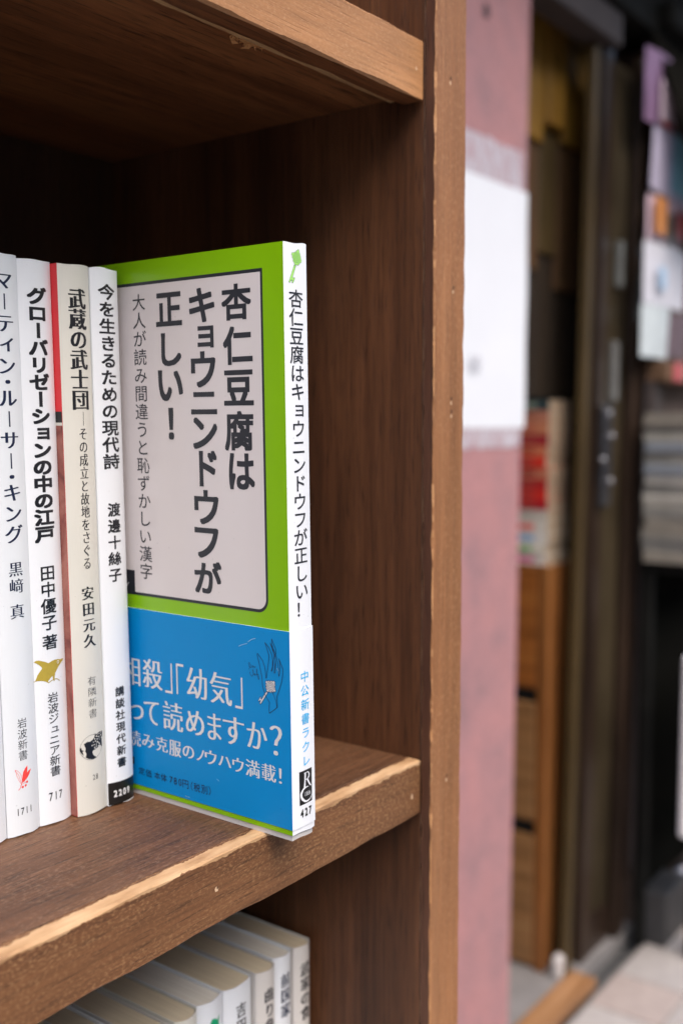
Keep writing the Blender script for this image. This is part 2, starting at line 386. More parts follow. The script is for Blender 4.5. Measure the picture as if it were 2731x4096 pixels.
# ================================================================== shop wall, doorway
PINK, t, b = nt('pink_stucco')
f1 = nz(t, coords(t, (11, 11, 8)), 1, 8, .72); f2 = nz(t, coords(t, (140, 140, 140)), 1, 3, .6)
c1 = ramp(t, f1, [(.28, (.26, .165, .18)), (.45, (.385, .205, .215)), (.62, (.45, .222, .225))])
c1 = mix(t, .5, c1, ramp(t, f2, [(.3, .62), (.7, 1.0)]), 'MULTIPLY')
t.links.new(c1, b.inputs['Base Color']); b.inputs['Roughness'].default_value = .9; bump(t, b, f2, .002, .8)
Wy = .6886
v = [(-2.0, Wy, GROUND), (1.3875, Wy, GROUND), (1.4262, Wy, 1.0), (1.433, Wy, 1.313), (-2.0, Wy, 1.313)]
V = v+[(x, Wy+.16, z) for x, y, z in v]
F = [(0, 1, 2, 3, 4), (9, 8, 7, 6, 5)]+[(i, i+5, (i+1) % 5+5, (i+1) % 5) for i in range(5)]
wall = obj('stucco_wall', V, F, PINK); tag(wall, 'pink stucco shop wall behind the bookcase with a white notice on it', 'wall')
bm = bmesh.new(); bm.from_mesh(wall.data); bmesh.ops.recalc_face_normals(bm, faces=bm.faces); bm.to_mesh(wall.data); bm.free()
# a dark mark on the wall near the top
o = obj('stain_mark', [(1.265+.011*math.cos(a*.6283), Wy-.0012, .803+.013*math.sin(a*.6283)) for a in range(10)], [tuple(range(10))], plain('dark_spot', (.06, .03, .03)), wall)
# notice
PAPER = paper('white_notice_paper', (.74, .77, .82), .7, .02, spec=.2)
t, b, src = base_link(PAPER)
NX0, NX1, NZ0, NZ1 = 1.122, 1.4185, .113, .533
notice = thing('paper_notice', 'white paper notice taped on the pink wall between bookcase and doorway', 'notice', (1.27, Wy, NZ0))
V = []; F = []; nx, ny = 14, 18
for j in range(ny+1):
    for i in range(nx+1):
        x = NX0+(NX1-NX0)*i/nx; z = NZ0+(NZ1-NZ0)*j/ny
        d = .0018+.0028*max(0, noise.noise(Vector((x*9, z*7, 2)))+.1)
        V.append((x-1.27, -d, z-NZ0))
for j in range(ny):
    for i in range(nx): a = j*(nx+1)+i; F.append((a, a+1, a+nx+2, a+nx+1))
nn = len(V); V += [(x, y+.0004, z) for x, y, z in V]; F += [tuple(reversed([i+nn for i in f])) for f in F]
obj('sheet', V, F, PAPER, notice, smooth=True)
P = Print()
P.fit('0', (0, 0, 17, 28)); P.fit('0', (20.5, 0, 38, 28))
P.lay('digits', plain('grey_print', (.42, .42, .46)), notice, lambda x, y, l: Vector((x-.0595, -.0062-l, y+.094)))
TAPE, t, b = nt('torn_tape')
f1 = nz(t, coords(t, (60, 60, 25)), 1, 5, .7)
t.links.new(ramp(t, f1, [(.38, (.42, .25, .265)), (.5, (.44, .38, .42)), (.64, (.56, .55, .60))]), b.inputs['Base Color']); b.inputs['Roughness'].default_value = .5
for (z0, z1) in ((NZ1+.0005, NZ1+.068), (NZ0-.034, NZ0-.0005)):
    V = []; n = 24
    for i in range(n+1):
        x = NX0-.01+(NX1-.003-NX0)*i/n
        jj = .006*noise.noise(Vector((x*40, z0, 1))); 
        V += [(x-1.27, -.0006, z0-NZ0+(jj if z0 < NZ0 else 0)), (x-1.27, -.0006, z1-NZ0+(jj if z0 > NZ0 else 0))]
    F = [(2*i, 2*i+2, 2*i+3, 2*i+1) for i in range(n)]; m_ = len(V)
    V += [(x, y-.0004, z) for x, y, z in V]; F += [tuple(q+m_ for q in f) for f in F]
    obj('torn_tape', V, F, TAPE, notice)

DEEPB = wood('gloom_board', 2, (.010, .006, .003), (.024, .015, .008), (.038, .024, .013), pore=.2, rough=.7)  # darkness below the doorway glow, put into the board colour
CABT2 = wood('glow_fade_board', 2, (.05, .025, .010), (.10, .05, .02), (.14, .075, .03), pore=.2, rough=.6)  # glow fading out, put into the colour of the middle boards
# room behind the doorway
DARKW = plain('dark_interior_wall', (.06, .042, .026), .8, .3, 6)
OCHRE = wood('amber_glow_board', 2, (.13, .06, .008), (.25, .125, .016), (.34, .185, .03), pore=.2, rough=.5)  # amber glow in the doorway put into the board colour
OLIVE = wood('olive_brown_jamb', 2, (.035, .022, .008), (.07, .045, .016), (.10, .066, .026), pore=.2, rough=.5)
DKBR = wood('dark_brown_door_wood', 2, (.014, .008, .005), (.034, .020, .013), (.055, .034, .022), pore=.2, rough=.35)
BLK = plain('near_black', (.008, .008, .007), .7, .3, 20, spec=.1)
MAUVE = plain('mauve_grey_metal', (.055, .044, .042), .55, .12, 12, spec=.15)
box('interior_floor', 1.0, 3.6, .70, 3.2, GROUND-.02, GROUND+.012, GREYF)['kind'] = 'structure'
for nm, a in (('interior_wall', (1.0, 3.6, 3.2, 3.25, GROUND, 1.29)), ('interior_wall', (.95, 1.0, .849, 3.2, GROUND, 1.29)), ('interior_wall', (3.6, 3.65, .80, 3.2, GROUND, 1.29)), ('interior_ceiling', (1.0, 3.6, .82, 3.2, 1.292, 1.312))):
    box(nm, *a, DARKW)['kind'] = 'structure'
# upper wall and header over the door
hd = thing('door_header', 'dark header beam with a grey track over the shop doorway', 'door frame', (1.5, .70, .91))
box('beam', -.04, 2.1, -.02, .10, .07, .40, BLK, hd, .004)
box('track', -.05, .36, -.005, .06, 0.0, .068, MAUVE, hd, .003)
# door jamb, stiles, glass
jb = box('door_jamb', 1.722, 1.744, .720, .741, GROUND+.012, .905, OLIVE, None, .002, lean=.030)
tag(jb, 'olive brown wooden jamb between the drawer cabinet and the glass door', 'door frame')
GLASS, t, b = nt('dark_door_glass')
b.inputs['Base Color'].default_value = (.02, .02, .018, 1); b.inputs['Roughness'].default_value = .08; b.inputs['Transmission Weight'].default_value = .0
f1 = nz(t, coords(t, (3, 3, 1.2)), 1, 3, .5); t.links.new(ramp(t, f1, [(.35, (.012, .012, .010)), (.65, (.05, .047, .04))]), b.inputs['Base Color'])
dr = thing('sliding_door', 'dark brown wooden sliding door with narrow glass and metal lock', 'door', (1.76, .72, GROUND))
Z = GROUND
def dbox(nm, x0, x1, y0, y1, z0, z1, mat, par, bev=.002, lean=.0235): 
    o = box(nm, x0-1.76, x1-1.76, y0-.72, y1-.72, z0, z1, mat, par, bev, lean); 
    for v_ in o.data.vertices: v_.co.z -= GROUND
    return o
dbox('stile', 1.790, 1.832, .720, .740, Z+.01, .93, DKBR, dr)
dbox('stile', 1.950, 1.992, .704, .724, Z+.01, .93, DKBR, dr)
dbox('glass_pane', 1.832, 1.950, .728, .734, Z+.10, .90, plain('tan_glass_reflection', (.05, .038, .022), .3, .5, 3, spec=.3), dr, 0)  # reflection in the glass painted as its mottled tan colour
dbox('bottom_rail', 1.832, 1.950, .722, .745, Z+.01, Z+.10, DKBR, dr)
dbox('glass_pane', 1.75, 1.790, .741, .745, Z+.012, .92, BLK, dr, 0)
METAL = plain('brushed_metal', (.30, .30, .32), .4, .1, 60, metal=1.0)
lk = dbox('lock', 1.80, 1.845, .700, .716, -.06, .16, plain('gunmetal', (.10, .10, .11), .35, .2, 60, metal=.8), dr, .003, .014)
for (x, z) in ((1.832, .141), (1.846, .093), (1.802, .043), (1.845, -.005)):
    bm = bmesh.new(); bmesh.ops.create_uvsphere(bm, u_segments=12, v_segments=8, radius=.008)
    me = bpy.data.meshes.new('lock_screw'); bm.to_mesh(me); bm.free(); me.materials.append(METAL)
    o = bpy.data.objects.new('lock_screw', me); COL.objects.link(o); o.parent = dr; o.location = (x-1.76, .697-.72, z-GROUND)
dbox('catch_plate', 1.868, 1.895, .712, .726, .17, .30, plain('pale_plastic', (.13, .13, .125), .4), dr, .002, .018)
dbox('catch_plate', 1.886, 1.908, .712, .726, .42, .52, plain('pale_plastic_b', (.12, .125, .12), .4), dr, .002, .018)
# sill
SILL = wood('orange_sill_wood', 0, (.20, .09, .035), (.34, .17, .075), (.42, .235, .12), pore=.2)
sl = box('door_sill', 1.30, 1.745, .662, .722, GROUND-.004, GROUND+.022, SILL, None, .003); tag(sl, 'orange brown wooden sill along the foot of the doorway', 'sill')
TILEW = plain('white_ceramic', (.55, .52, .52), .4)
sf = box('door_stop', 1.70, 1.735, .728, .748, GROUND+.012, GROUND+.06, TILEW, None, .006, seg=2); tag(sf, 'small white door stop at the foot of the jamb', 'door stop')

# drawer cabinet with stacked paperbacks
CX, CY = 1.7065, .7764
dc = thing('drawer_cabinet', 'orange brown wooden drawer cabinet just inside the doorway', 'cabinet', (CX, CY, GROUND+.012))
CABW = wood('orange_cabinet_wood', 2, (.13, .045, .012), (.24, .092, .026), (.32, .14, .045), pore=.15, rough=.35)
CABT = wood('tan_drawer_front', 1, (.16, .075, .028), (.27, .135, .053), (.34, .19, .085), pore=.15, rough=.4)
CABR = wood('red_brown_drawer_front', 1, (.14, .045, .010), (.28, .095, .022), (.36, .14, .035), pore=.15, rough=.3)
ch_ = .899  # cabinet height
box('case', .012, .30, 0, .42, 0, ch_, CABW, dc, .002)
for (z0, z1, m_) in ((.01, .305, CABT), (.337, .600, CABT), (.632, .893, CABR)):
    d = box('drawer_front', .0, .0115, .022, .40, z0, z1, m_, dc, .002)
    bm = bmesh.new(); bmesh.ops.create_cone(bm, segments=12, radius1=.009, radius2=.012, depth=.02, cap_ends=True)
    me = bpy.data.meshes.new('knob'); bm.to_mesh(me); bm.free(); me.materials.append(BLK)
    o = bpy.data.objects.new('knob', me); COL.objects.link(o); o.parent = d; o.rotation_euler = (0, -math.pi/2, 0); o.location = (-.010, .12, (z0+z1)/2+.06)
for z0 in (.3055, .6005):
    box('drawer_gap_shadow_rail', .004, .0115, .022, .40, z0, z0+.031, BLK, dc)
box('corner_post', -.0005, .02, -.006, .02, 0, ch_+.002, CABW, dc, .002)
z = GROUND+.012+ch_+.001
names = [('white paperback with a pink stripe', (.62, .58, .54), (.62, .1, .28)), ('cream paperback with a green stripe', (.60, .57, .50), (.10, .32, .10)), ('white paperback with a blue stripe', (.60, .58, .55), (.12, .30, .55)), ('off white paperback with a red stripe', (.58, .55, .5), (.6, .08, .07)), ('plain dusty white paperback', (.48, .45, .40), (.35, .33, .3)),
 ('dark crimson paperback', (.35, .012, .02), (.30, .05, .04)), ('bright red paperback, thin', (.58, .03, .02), (.30, .05, .04)), ('deep red paperback', (.40, .02, .02), (.30, .05, .04)), ('salmon orange paperback', (.50, .17, .10), (.30, .05, .04)), ('vivid red paperback, thick', (.60, .035, .02), (.30, .05, .04)), ('brick orange paperback', (.52, .16, .08), (.3, .05, .03)), ('wine red paperback', (.30, .02, .03), (.30, .05, .04)), ('dull orange paperback', (.50, .19, .10), (.4, .1, .06)), ('brown salmon paperback', (.42, .17, .11), (.3, .1, .06)), ('dark teal paperback', (.03, .05, .055), (.2, .25, .2))]
where = ['at the bottom of', 'second from the bottom of', 'third from the bottom of', 'in the lower third of', 'between the white and red books in', 'lowest of the red books in', 'near the middle of', 'above the middle of', 'resting on the deep red book in', 'in the upper half of', 'above the vivid red book in', 'in the upper part of', 'third from the top of', 'just under the top of', 'on top of']
for i, (nm, c1_, c2_) in enumerate(names):
    th = .023+random.uniform(-.002, .003); sh = random.uniform(-.006, .006); wd_ = .105+random.uniform(0, .006)
    e = thing('paperback', nm+' '+where[i]+' the cabinet pile', 'book', (CX+.012+sh*.5, CY+.006+abs(sh), z), group='paperbacks piled on the drawer cabinet')
    cm = paper('pile_cover', c1_, .45, .1); sm = plain('pile_stripe', c2_, .5)
    # spine faces -x, pages show on -y side
    t2 = .0006
    V = [(0, 0, 0), (wd_, 0, 0), (wd_, .15, 0), (0, .15, 0), (0, 0, th), (wd_, 0, th), (wd_, .15, th), (0, .15, th), (t2, 0, t2), (wd_, 0, t2), (wd_, .15, t2), (t2, .15, t2), (t2, 0, th-t2), (wd_, 0, th-t2), (wd_, .15, th-t2), (t2, .15, th-t2)]
    F = [(0, 3, 2, 1), (4, 5, 6, 7), (3, 0, 4, 7), (0, 1, 9, 8), (0, 8, 12, 4), (4, 12, 13, 5), (3, 11, 10, 2), (7, 15, 11, 3), (6, 14, 15, 7), (8, 9, 10, 11), (12, 15, 14, 13), (8, 11, 15, 12), (1, 2, 10, 9), (5, 13, 14, 6)]
    obj('cover', V, F, cm, e)
    box('page_block', .001, wd_-.002, .001, .149, t2*1.3, th-t2*1.3, PAGEV, e)
    obj('spine_stripe', [(-.0002, y_, z_) for y_, z_ in ((.03, th*.25), (.085, th*.25), (.085, th*.75), (.03, th*.75))], [(0, 1, 2, 3)], sm, e)
    z += th+.0004
# dark shelf unit, and boards whose colours paint an amber glow fading downward
ds = thing('interior_bookshelf', 'dark wooden bookshelf standing in the gloom inside the doorway', 'bookshelf', (1.62, .90, GROUND+.012))
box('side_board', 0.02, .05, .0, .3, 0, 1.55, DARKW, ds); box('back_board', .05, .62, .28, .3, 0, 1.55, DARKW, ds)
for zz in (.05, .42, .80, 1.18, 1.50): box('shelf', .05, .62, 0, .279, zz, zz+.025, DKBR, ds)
bb_ = box('storage_box', 1.90, 1.97, .93, 1.12, GROUND+.012+.8255, GROUND+1.15, plain('dusty_blue_box', (.03, .05, .10), .6), None, .003); tag(bb_, 'dusty blue box standing on the shelf inside the doorway', 'box')
oc = thing('glow_partition', 'board partition at the top of the doorway, coloured as an amber glow fading downward', 'partition', (1.60, .80, .50))
for i, (x0, x1) in enumerate(((-.02, .11), (.112, .20), (.202, .33), (.332, .45))):
    box('board', x0, x1, .0 if i != 1 else -.008, .02, (.20, .24, .22, .19)[i], .62, OCHRE, oc, .002)
    box('board', x0, x1, .012, .03, (-.06, -.02, -.09, -.03)[i], (.1995, .2395, .2195, .1895)[i], OLIVE if i % 2 else CABT2, oc, .002)
    box('board', x0, x1, .020, .038, -.325, (-.0605, -.0205, -.0905, -.0305)[i], DEEPB, oc, .002)
# ---------------------------------------------------------------- things on the wall right of the door
BRW = plain('brown_wall_panel', (.10, .065, .05), .7, .25, 8)
rw = box('side_wall', 2.05, 4.4, .70, .80, GROUND, 1.31, BRW); tag(rw, 'dark brown wall panel right of the sliding door', 'wall')
for v_ in rw.data.vertices: v_.co.x += .0235*(v_.co.z-GROUND) if v_.co.x < 3 else 0
mp_ = box('metal_post', 2.0, 2.05, .672, .70, GROUND+.16, .36, MAUVE, None, .003, lean=.0235); tag(mp_, 'mauve grey metal post beside the sliding door', 'post')
def poster(label, x0, x1, z0, z1, y, mat, cat='poster', tilt=0.0, bits=()):
    e = thing('poster', label, cat, ((x0+x1)/2, y, z0), (0, tilt, 0), 'posters on the wall by the door'); hw = (x1-x0)/2
    V = []; F = []; n = 6
    for i in range(n+1):
        a = i/n; V += [(-hw+2*hw*a, .006*math.sin(a*3.1)*-1, 0), (-hw+2*hw*a, -.012*math.sin(a*2.6), z1-z0)]
    F = [(2*i, 2*i+2, 2*i+3, 2*i+1) for i in range(n)]; m_ = len(V); V += [(x, y_+.0006, z_) for x, y_, z_ in V]; F += [tuple(reversed([q+m_ for q in f])) for f in F]
    obj('sheet', V, F, mat, e)
    for (a0, a1, b0, b1, m2) in bits:
        X0 = -hw+2*hw*a0; X1 = -hw+2*hw*a1; H_ = z1-z0
        box('printed_patch', X0, X1, -.0165, -.0155, H_*b0, H_*b1, m2, e)
    return e
LAV = plain('lavender_paper', (.50, .46, .60), .5, .12, 14); LBLUE = plain('light_blue_paper', (.22, .48, .62), .5, .15, 14); PURP = plain('dusty_purple_paper', (.26, .15, .26), .5, .25, 14)
ORG = plain('orange_paper', (.58, .24, .08), .5, .15); WPAP = plain('white_sheet', (.60, .60, .66), .5, .08, 14); PKW = plain('pink_white_paper', (.62, .48, .56), .5, .1); DGR = plain('dark_green_paper', (.06, .09, .07), .5); REDP = plain('red_paper', (.45, .09, .10), .5); SKY2 = plain('sky_blue_paper', (.38, .52, .68), .5)
poster('tall dusty purple poster with a pink and white figure by the door', 1.93, 2.08, .775, .93, .672, PURP, bits=((.35, .95, .05, .62, PKW), (.45, .9, .0, .09, REDP)))
poster('lavender poster with a light blue patch under the purple poster', 1.965, 2.21, .625, .772, .669, LAV, tilt=R(6), bits=((.36, .98, .1, .98, LBLUE),))
poster('small orange and green flyer below the light blue poster', 1.955, 2.16, .525, .622, .671, PKW, bits=((.05, .40, .15, .98, ORG), (.48, .62, 0, .7, DGR), (.7, .98, .2, .8, REDP)))
poster('large white notice sheet with a small blue mark above the magazines', 1.935, 2.19, .385, .52, .668, WPAP, bits=((.22, .38, .25, .62, SKY2),))
poster('long white sheet hanging lowest on the wall by the door', 1.932, 2.092, .268, .383, .670, plain('white_sheet_b', (.52, .58, .60), .5, .08))
poster('dark mauve card right of the long white sheet', 2.10, 2.22, .275, .375, .672, plain('mauve_card', (.12, .085, .10), .6, .2))
ORD = 'first second third fourth fifth sixth seventh eighth ninth tenth eleventh twelfth thirteenth fourteenth fifteenth sixteenth seventeenth eighteenth'.split()
# magazine table and stacks
tb = thing('display_table', 'black side table carrying the piles of magazines', 'table', (2.12, .59, GROUND))
box('top', -.145, .30, -.07, .09, .88, .905, BLK, tb, .003)
for sx_, sy_ in ((-.14, -.06), (-.14, .06), (.27, -.06), (.27, .06)): box('leg', sx_, sx_+.025, sy_, sy_+.02, 0, .8795, BLK, tb)
box('back_cloth', -.13, .29, .082, .088, .10, .8795, plain('black_cloth', (.008, .008, .007), .95, spec=0.0), tb)
for side, (mx, cap, cnt) in enumerate(((2.055, 'left', 18), (2.29, 'right', 18))):
    z = GROUND+.9055
    for i in range(cnt):
        th = random.uniform(.012, .024); cname, c_ = random.choice((('warm grey', (.30, .285, .25)), ('dark grey', (.19, .185, .17)), ('pale', (.42, .40, .36)), ('bluish grey', (.19, .21, .24)), ('tan', (.30, .23, .17)), ('dim brown grey', (.21, .19, .16))))
        if z+th > .19: break
        o = box('magazine', -.10+random.uniform(-.006, .006), .10+random.uniform(-.01, .01), -.055+random.uniform(-.006, .006), .075, 0, th, paper('magazine_edge', c_, .6, .2), None, .0012)
        o.location = (mx, .59, z); o.rotation_euler.z = R(random.uniform(-3, 3)); z += th+.0004
        tag(o, '%s magazine, %s from the bottom of the %s pile by the door' % (cname, ORD[i], cap), 'magazine', 'magazines in the %s pile by the door' % cap)
br = box('wooden_ledge', 2.03, 2.45, .64, .698, .215, .262, wood('ledge_wood', 0, (.08, .04, .02), (.16, .09, .05), (.22, .13, .08)), None, .003); tag(br, 'brown wooden ledge on the wall above the magazine piles', 'shelf')
rb = box('red_booklet', 2.055, 2.10, .632, .6395, .216, .258, REDP, None, .001); tag(rb, 'small faded red booklet leaning on the wooden ledge', 'booklet')
wb = thing('sign_board', 'white standing sign board at the right edge of the view, low down', 'sign', (1.815, .50, GROUND))
box('panel', 0, .46, 0, .02, .345, .735, plain('white_plastic', (.66, .66, .70), .4, .06), wb, .008, seg=3)
for lx in (.2, .42): box('leg', lx, lx+.02, .0205, .04, 0, .60, BLK, wb)
# flower pot, half hidden at the right edge
def lathe(name, prof, mat, parent=None, n=28, loc=(0, 0, 0)):
    V = [(r_*math.cos(2*math.pi*i/n), r_*math.sin(2*math.pi*i/n), z_) for (r_, z_) in prof for i in range(n)]
    F = [(j*n+i, j*n+(i+1) % n, (j+1)*n+(i+1) % n, (j+1)*n+i) for j in range(len(prof)-1) for i in range(n)]
    F.append(tuple(range(n-1, -1, -1))); F.append(tuple(range((len(prof)-1)*n, len(prof)*n)))
    o = obj(name, V, F, mat, parent, smooth=True); o.location = loc; return o
pot = lathe('flower_pot', [(.05, 0), (.075, .01), (.10, .05), (.112, .10), (.118, .13), (.124, .131), (.124, .155), (.112, .156), (.108, .13), (.02, .125)], plain('cream_glaze', (.55, .48, .33), .35, .15, 20), None, loc=(2.36, .52, GROUND+.002))
tag(pot, 'cream glazed round pot on the pavement at the right edge', 'pot')
cn = lathe('metal_can', [(.05, 0), (.052, .002), (.052, .012), (.049, .014), (.049, .10), (.052, .102), (.052, .108), (.045, .109), (.044, .10)], METAL, None, loc=(2.19, .60, GROUND+.002))
tag(cn, 'silver metal can standing behind the cream pot', 'can')
bgk = box('rubber_crate', 1.99, 2.14, .60, .662, GROUND+.002, GROUND+.13, plain('dark_rubber', (.03, .03, .032), .5), None, .006, seg=2); tag(bgk, 'dark rubber crate at the foot of the wall by the metal post', 'crate')
# awning: a dark cloth sloping down from the wall, and an unseen eave added to shade the wall top
CLOTH = plain('dark_awning_cloth', (.013, .012, .010), .95, .25, 5, spec=.0)
aw = thing('awning', 'dark cloth awning sloping down over the right end of the shop front', 'awning', (2.0, .688, .995))
p0 = (.11, .0); 
V = [(0, .0, 0), (2.4, .0, 0), (2.4, -.146, -.40), (0, -.146, -.40)]; V += [(x, y_+.008, z_) for x, y_, z_ in V]
obj('cloth', V, [(0, 1, 2, 3), (7, 6, 5, 4), (0, 3, 7, 4), (1, 5, 6, 2), (3, 2, 6, 7), (0, 4, 5, 1)], CLOTH, aw)
box('roller', 0.02, 2.4, -.045, .011, -.002, .055, BLK, aw, .015, seg=3)
ev = box('eave', -2.4, 4.6, .30, .95, 1.315, 1.40, DARKW); tag(ev, 'dark eave added out of view above the shop front to shade the wall', 'eave')

# the houses across the narrow street (behind the camera: they block the low sky)
FAC = plain('pale_render', (.30, .28, .25), .9, .12, 2); WIN = plain('window_glass', (.03, .035, .04), .1); FRM = plain('window_frame_grey', (.2, .2, .2), .5)
for k, (x0, x1, h_, lab) in enumerate(((-12, -3.2, 7.4, 'pale rendered building across the street, left of the bookcase'), (-3.1, 5.6, 6.2, 'pale rendered building across the street, facing the bookcase'), (5.7, 14, 7.0, 'pale rendered building across the street, beyond the shop door'))):
    bd = thing('building', lab, 'building', (x0, -8.4, GROUND-.03))
    box('wall', 0, x1-x0, -.3, 0, 0, h_, FAC, bd); box('roof', -.1, x1-x0+.1-.19, -.5, .15, h_+.002, h_+.15, FRM, bd)
    for fl in range(2):
        for c_ in range(3):
            xx = .8+c_*2.0; f_ = box('window', xx, xx+1.2, .002, .05, 1.0+fl*3, 2.4+fl*3, FRM, bd); box('pane', xx+.06, xx+1.14, .0505, .056, 1.06+fl*3, 2.34+fl*3, WIN, f_)
# ================================================================== the bookcase
bc = thing('bookcase', 'dark walnut stained wooden bookcase with worn edges holding the pocket books', 'bookcase', (0, 0, 0))
X0, YB = -.80, .162
board('side_panel', .0, .020, .0002, YB+.012, GROUND+.002, .80, W_PANEL, bc, 2, 60, .0003, .0001)
board('side_panel', X0-.020, X0, .0002, YB+.012, GROUND+.002, .80, W_PANEL, bc, 2, 10, .0003, .0001)
st = board('stile', -.0003, .0203, -.0046, .0, GROUND+.002, .80, [W_STILE, W_STILEB, W_BANDU], bc, 2, 1400, .00045, .0004, 130.0, 2.0)
for p in st.data.polygons: p.material_index = 1 if p.normal.x < -.88 else 2 if p.normal.x < -.3 and noise.noise(Vector((p.center.z*38, 3, 1)))+.7*noise.noise(Vector((p.center.z*160, 5, 1))) > .02 else 0
s2 = board('stile', X0-.0203, X0+.0003, -.0046, .0, GROUND+.002, .80, [W_STILE, W_STILEB], bc, 2, 60, .0006, .0005, 60.0, 5.0)
for p in s2.data.polygons: p.material_index = 1 if p.normal.x > .8 else 0
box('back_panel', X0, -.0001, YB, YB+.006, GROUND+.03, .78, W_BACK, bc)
GAP = plain('joint_shadow_gap', (.01, .006, .004), .9)  # near-black stand-in for the shade inside joints and the splinter hole
tops = (-1.016, -.762, -.508, -.254, 0.0, .2535, .507, .7605)
for i, zt in enumerate(tops):
    hi_ = (zt == .2535)
    if hi_:
        sb = board('shelf_board', X0+.0005, -.0005, .0092, YB-.0003, .2366, .2533, W_UNDER, bc, 0, 120, .0003, .0001)
        eb = board('edge_band', X0+.0006, -.0014, -.0, .0090, .2336, .2537, [W_BANDU, W_UNDER], sb, 0, 420, .0006, .0007, 55.0, 9.0)
        for p in eb.data.polygons:
            if p.normal.z < -.8: p.material_index = 1
        v1 = board('veneer_edge', X0+.0006, -.004, .0091, .0122, .2344, .2364, VENEER, sb, 0, 500, .0005, .0004, 120.0, 4.0)
        v2 = board('veneer_edge', X0+.0006, -.006, .0132, .0141, .2359, .2367, VENEER, sb, 0, 500, .0002, .0002, 150.0, 6.0)
    else:
        sb = board('shelf_board', X0+.0005, -.0005, .0062, YB-.0003, zt-.0200, zt, W_SHELF if zt == 0 else W_SHELF, bc, 0, 120, .00015, .0001)
        eb = board('edge_band', X0+.0006, -.0009, -.0, .0060, zt-.0202, zt+.0001, W_BAND, sb, 0, 420, .0004, .0005, 70.0, 1.0+i)
GLUE, t, b = nt('dried_glue_line')
f1 = nz(t, coords(t, (500, 500, 90)), 1, 4, .7); t.links.new(ramp(t, f1, [(.45, (.045, .02, .012)), (.62, (.15, .085, .05))]), b.inputs['Base Color']); b.inputs['Roughness'].default_value = .7
for za, zb in ((.0002, .2330), (.2545, .50), (-.25, -.0205)): box('glue_line', -.00012, .0001, -.0001, .00025, za, zb, GLUE, bc)
box('joint_shade', -.0013, -.0002, .004, .0090, .2340, .2530, GAP, up_shelf if 'up_shelf' in globals() else bc)  # solid dark filler painted as the shade in the joint
box('joint_shade', X0+.0006, -.006, .0123, .0131, .2358, .2365, GAP, bc)
# splinters torn out of the upper shelf's underside, just behind its band
SPL = wood('torn_fibre', 0, (.45, .20, .07), (.72, .38, .15), (.85, .55, .27), pore=.2, rough=.8, st=.4)
V = []; F = []
for i in range(60):
    cx = -.0752+random.gauss(0, .0036); cy = .0138+random.gauss(0, .0018); a = random.gauss(1.2, .7); L = random.uniform(.0015, .0045); w_ = random.uniform(.0002, .0007); zt = .2362+random.uniform(-.0014, .0)
    dx, dy = math.cos(a)*L/2, math.sin(a)*L/2; nx_, ny_ = -math.sin(a)*w_, math.cos(a)*w_; k = len(V)
    V += [(cx-dx+nx_, cy-dy+ny_, .2364), (cx-dx-nx_, cy-dy-ny_, .2364), (cx+dx, cy+dy, zt), (cx-dx*.4, cy-dy*.4, zt-.0005)]
    F += [(k, k+1, k+2), (k, k+2, k+3), (k+1, k+3, k+2), (k, k+3, k+1)]
for o in [c for c in COL.objects if c.name.startswith('shelf_board')]:
    if abs(o.data.vertices[0].co.z-.2366) < .01: up_shelf = o
spo = obj('torn_splinter', V, F, SPL, up_shelf); tag(spo, kind='stuff')
obj('splinter_hole_shade', [(-.0752+.0026*math.cos(a*.5236)*(1+.2*math.sin(a*3)), .0128+.0012*math.sin(a*.5236), .2361) for a in range(12)], [tuple(range(12))], GAP, up_shelf)  # flat dark patch painted as the shade in the torn hole
# nail dents on the stile and the bands
DENTD = plain('dent_dark', (.10, .045, .02), .8); DENTL = plain('dent_pale', (.62, .42, .26), .8)
def dent(par, x, y, z, r_, mat):
    n = 9; V = [(x+r_*math.cos(2*math.pi*i/n)*random.uniform(.6, 1.1), y, z+r_*1.3*math.sin(2*math.pi*i/n)*random.uniform(.6, 1.1)) for i in range(n)]
    obj('nail_dent', V, [tuple(range(n))], mat, par)
for x, z in ((.0093, .2429), (.0123, .171), (.0115, .1314), (.0116, .1268), (.0102, -.0079)):
    dent(st, x, -.00468, z, .0007, DENTD); dent(st, x-.0003, -.00470, z-.0016, .0006, DENTL)
for o in list(bc.children):
    if o.name.startswith('shelf_board') and abs(o.data.vertices[0].co.z+.02) < .01:
        low = o.children[0]
        for x, z in ((-.1076, -.0095), (-.0061, -.0123)): dent(low, x, -.00008, z, .0008, DENTL); dent(low, x+.0004, -.0001, z+.0003, .0004, DENTD)
dent(up_shelf.children[0], -.0058, -.00008, .2432, .0006, DENTL)

# ================================================================== the main book
MO = (-.0866, -.0109, 0); MW, MS = .0102, .00045
mb = book('paperback_book', 'lime green pocket book with a blue band and black title panel facing outward', MO, 1.0, MW, .1730, MS, [GREEN, WHITE, WHITE, WHITE], off=-MS, D=.104, z0=.0019, blk=False)
block(MW, .104, .0004, .1720, MS, -MS, PAGES, mb, .0007)
jacket('inner_cover', MW-.0008, .1035, .0001, .1722, MS, -MS+.0005, [CARTON, CARTON, CARTON, CARTON], mb, tk=.0003).location.x = .0004
jacket('paper_band', MW, .1041, .0036, .0629, MS, -MS, [BLUE, WHITE, WHITE, WHITE], mb, tk=.0002, grow=.00022, jit=.0003, seed=4)
mf = spine_fn(MW, MS, -MS, .0003)
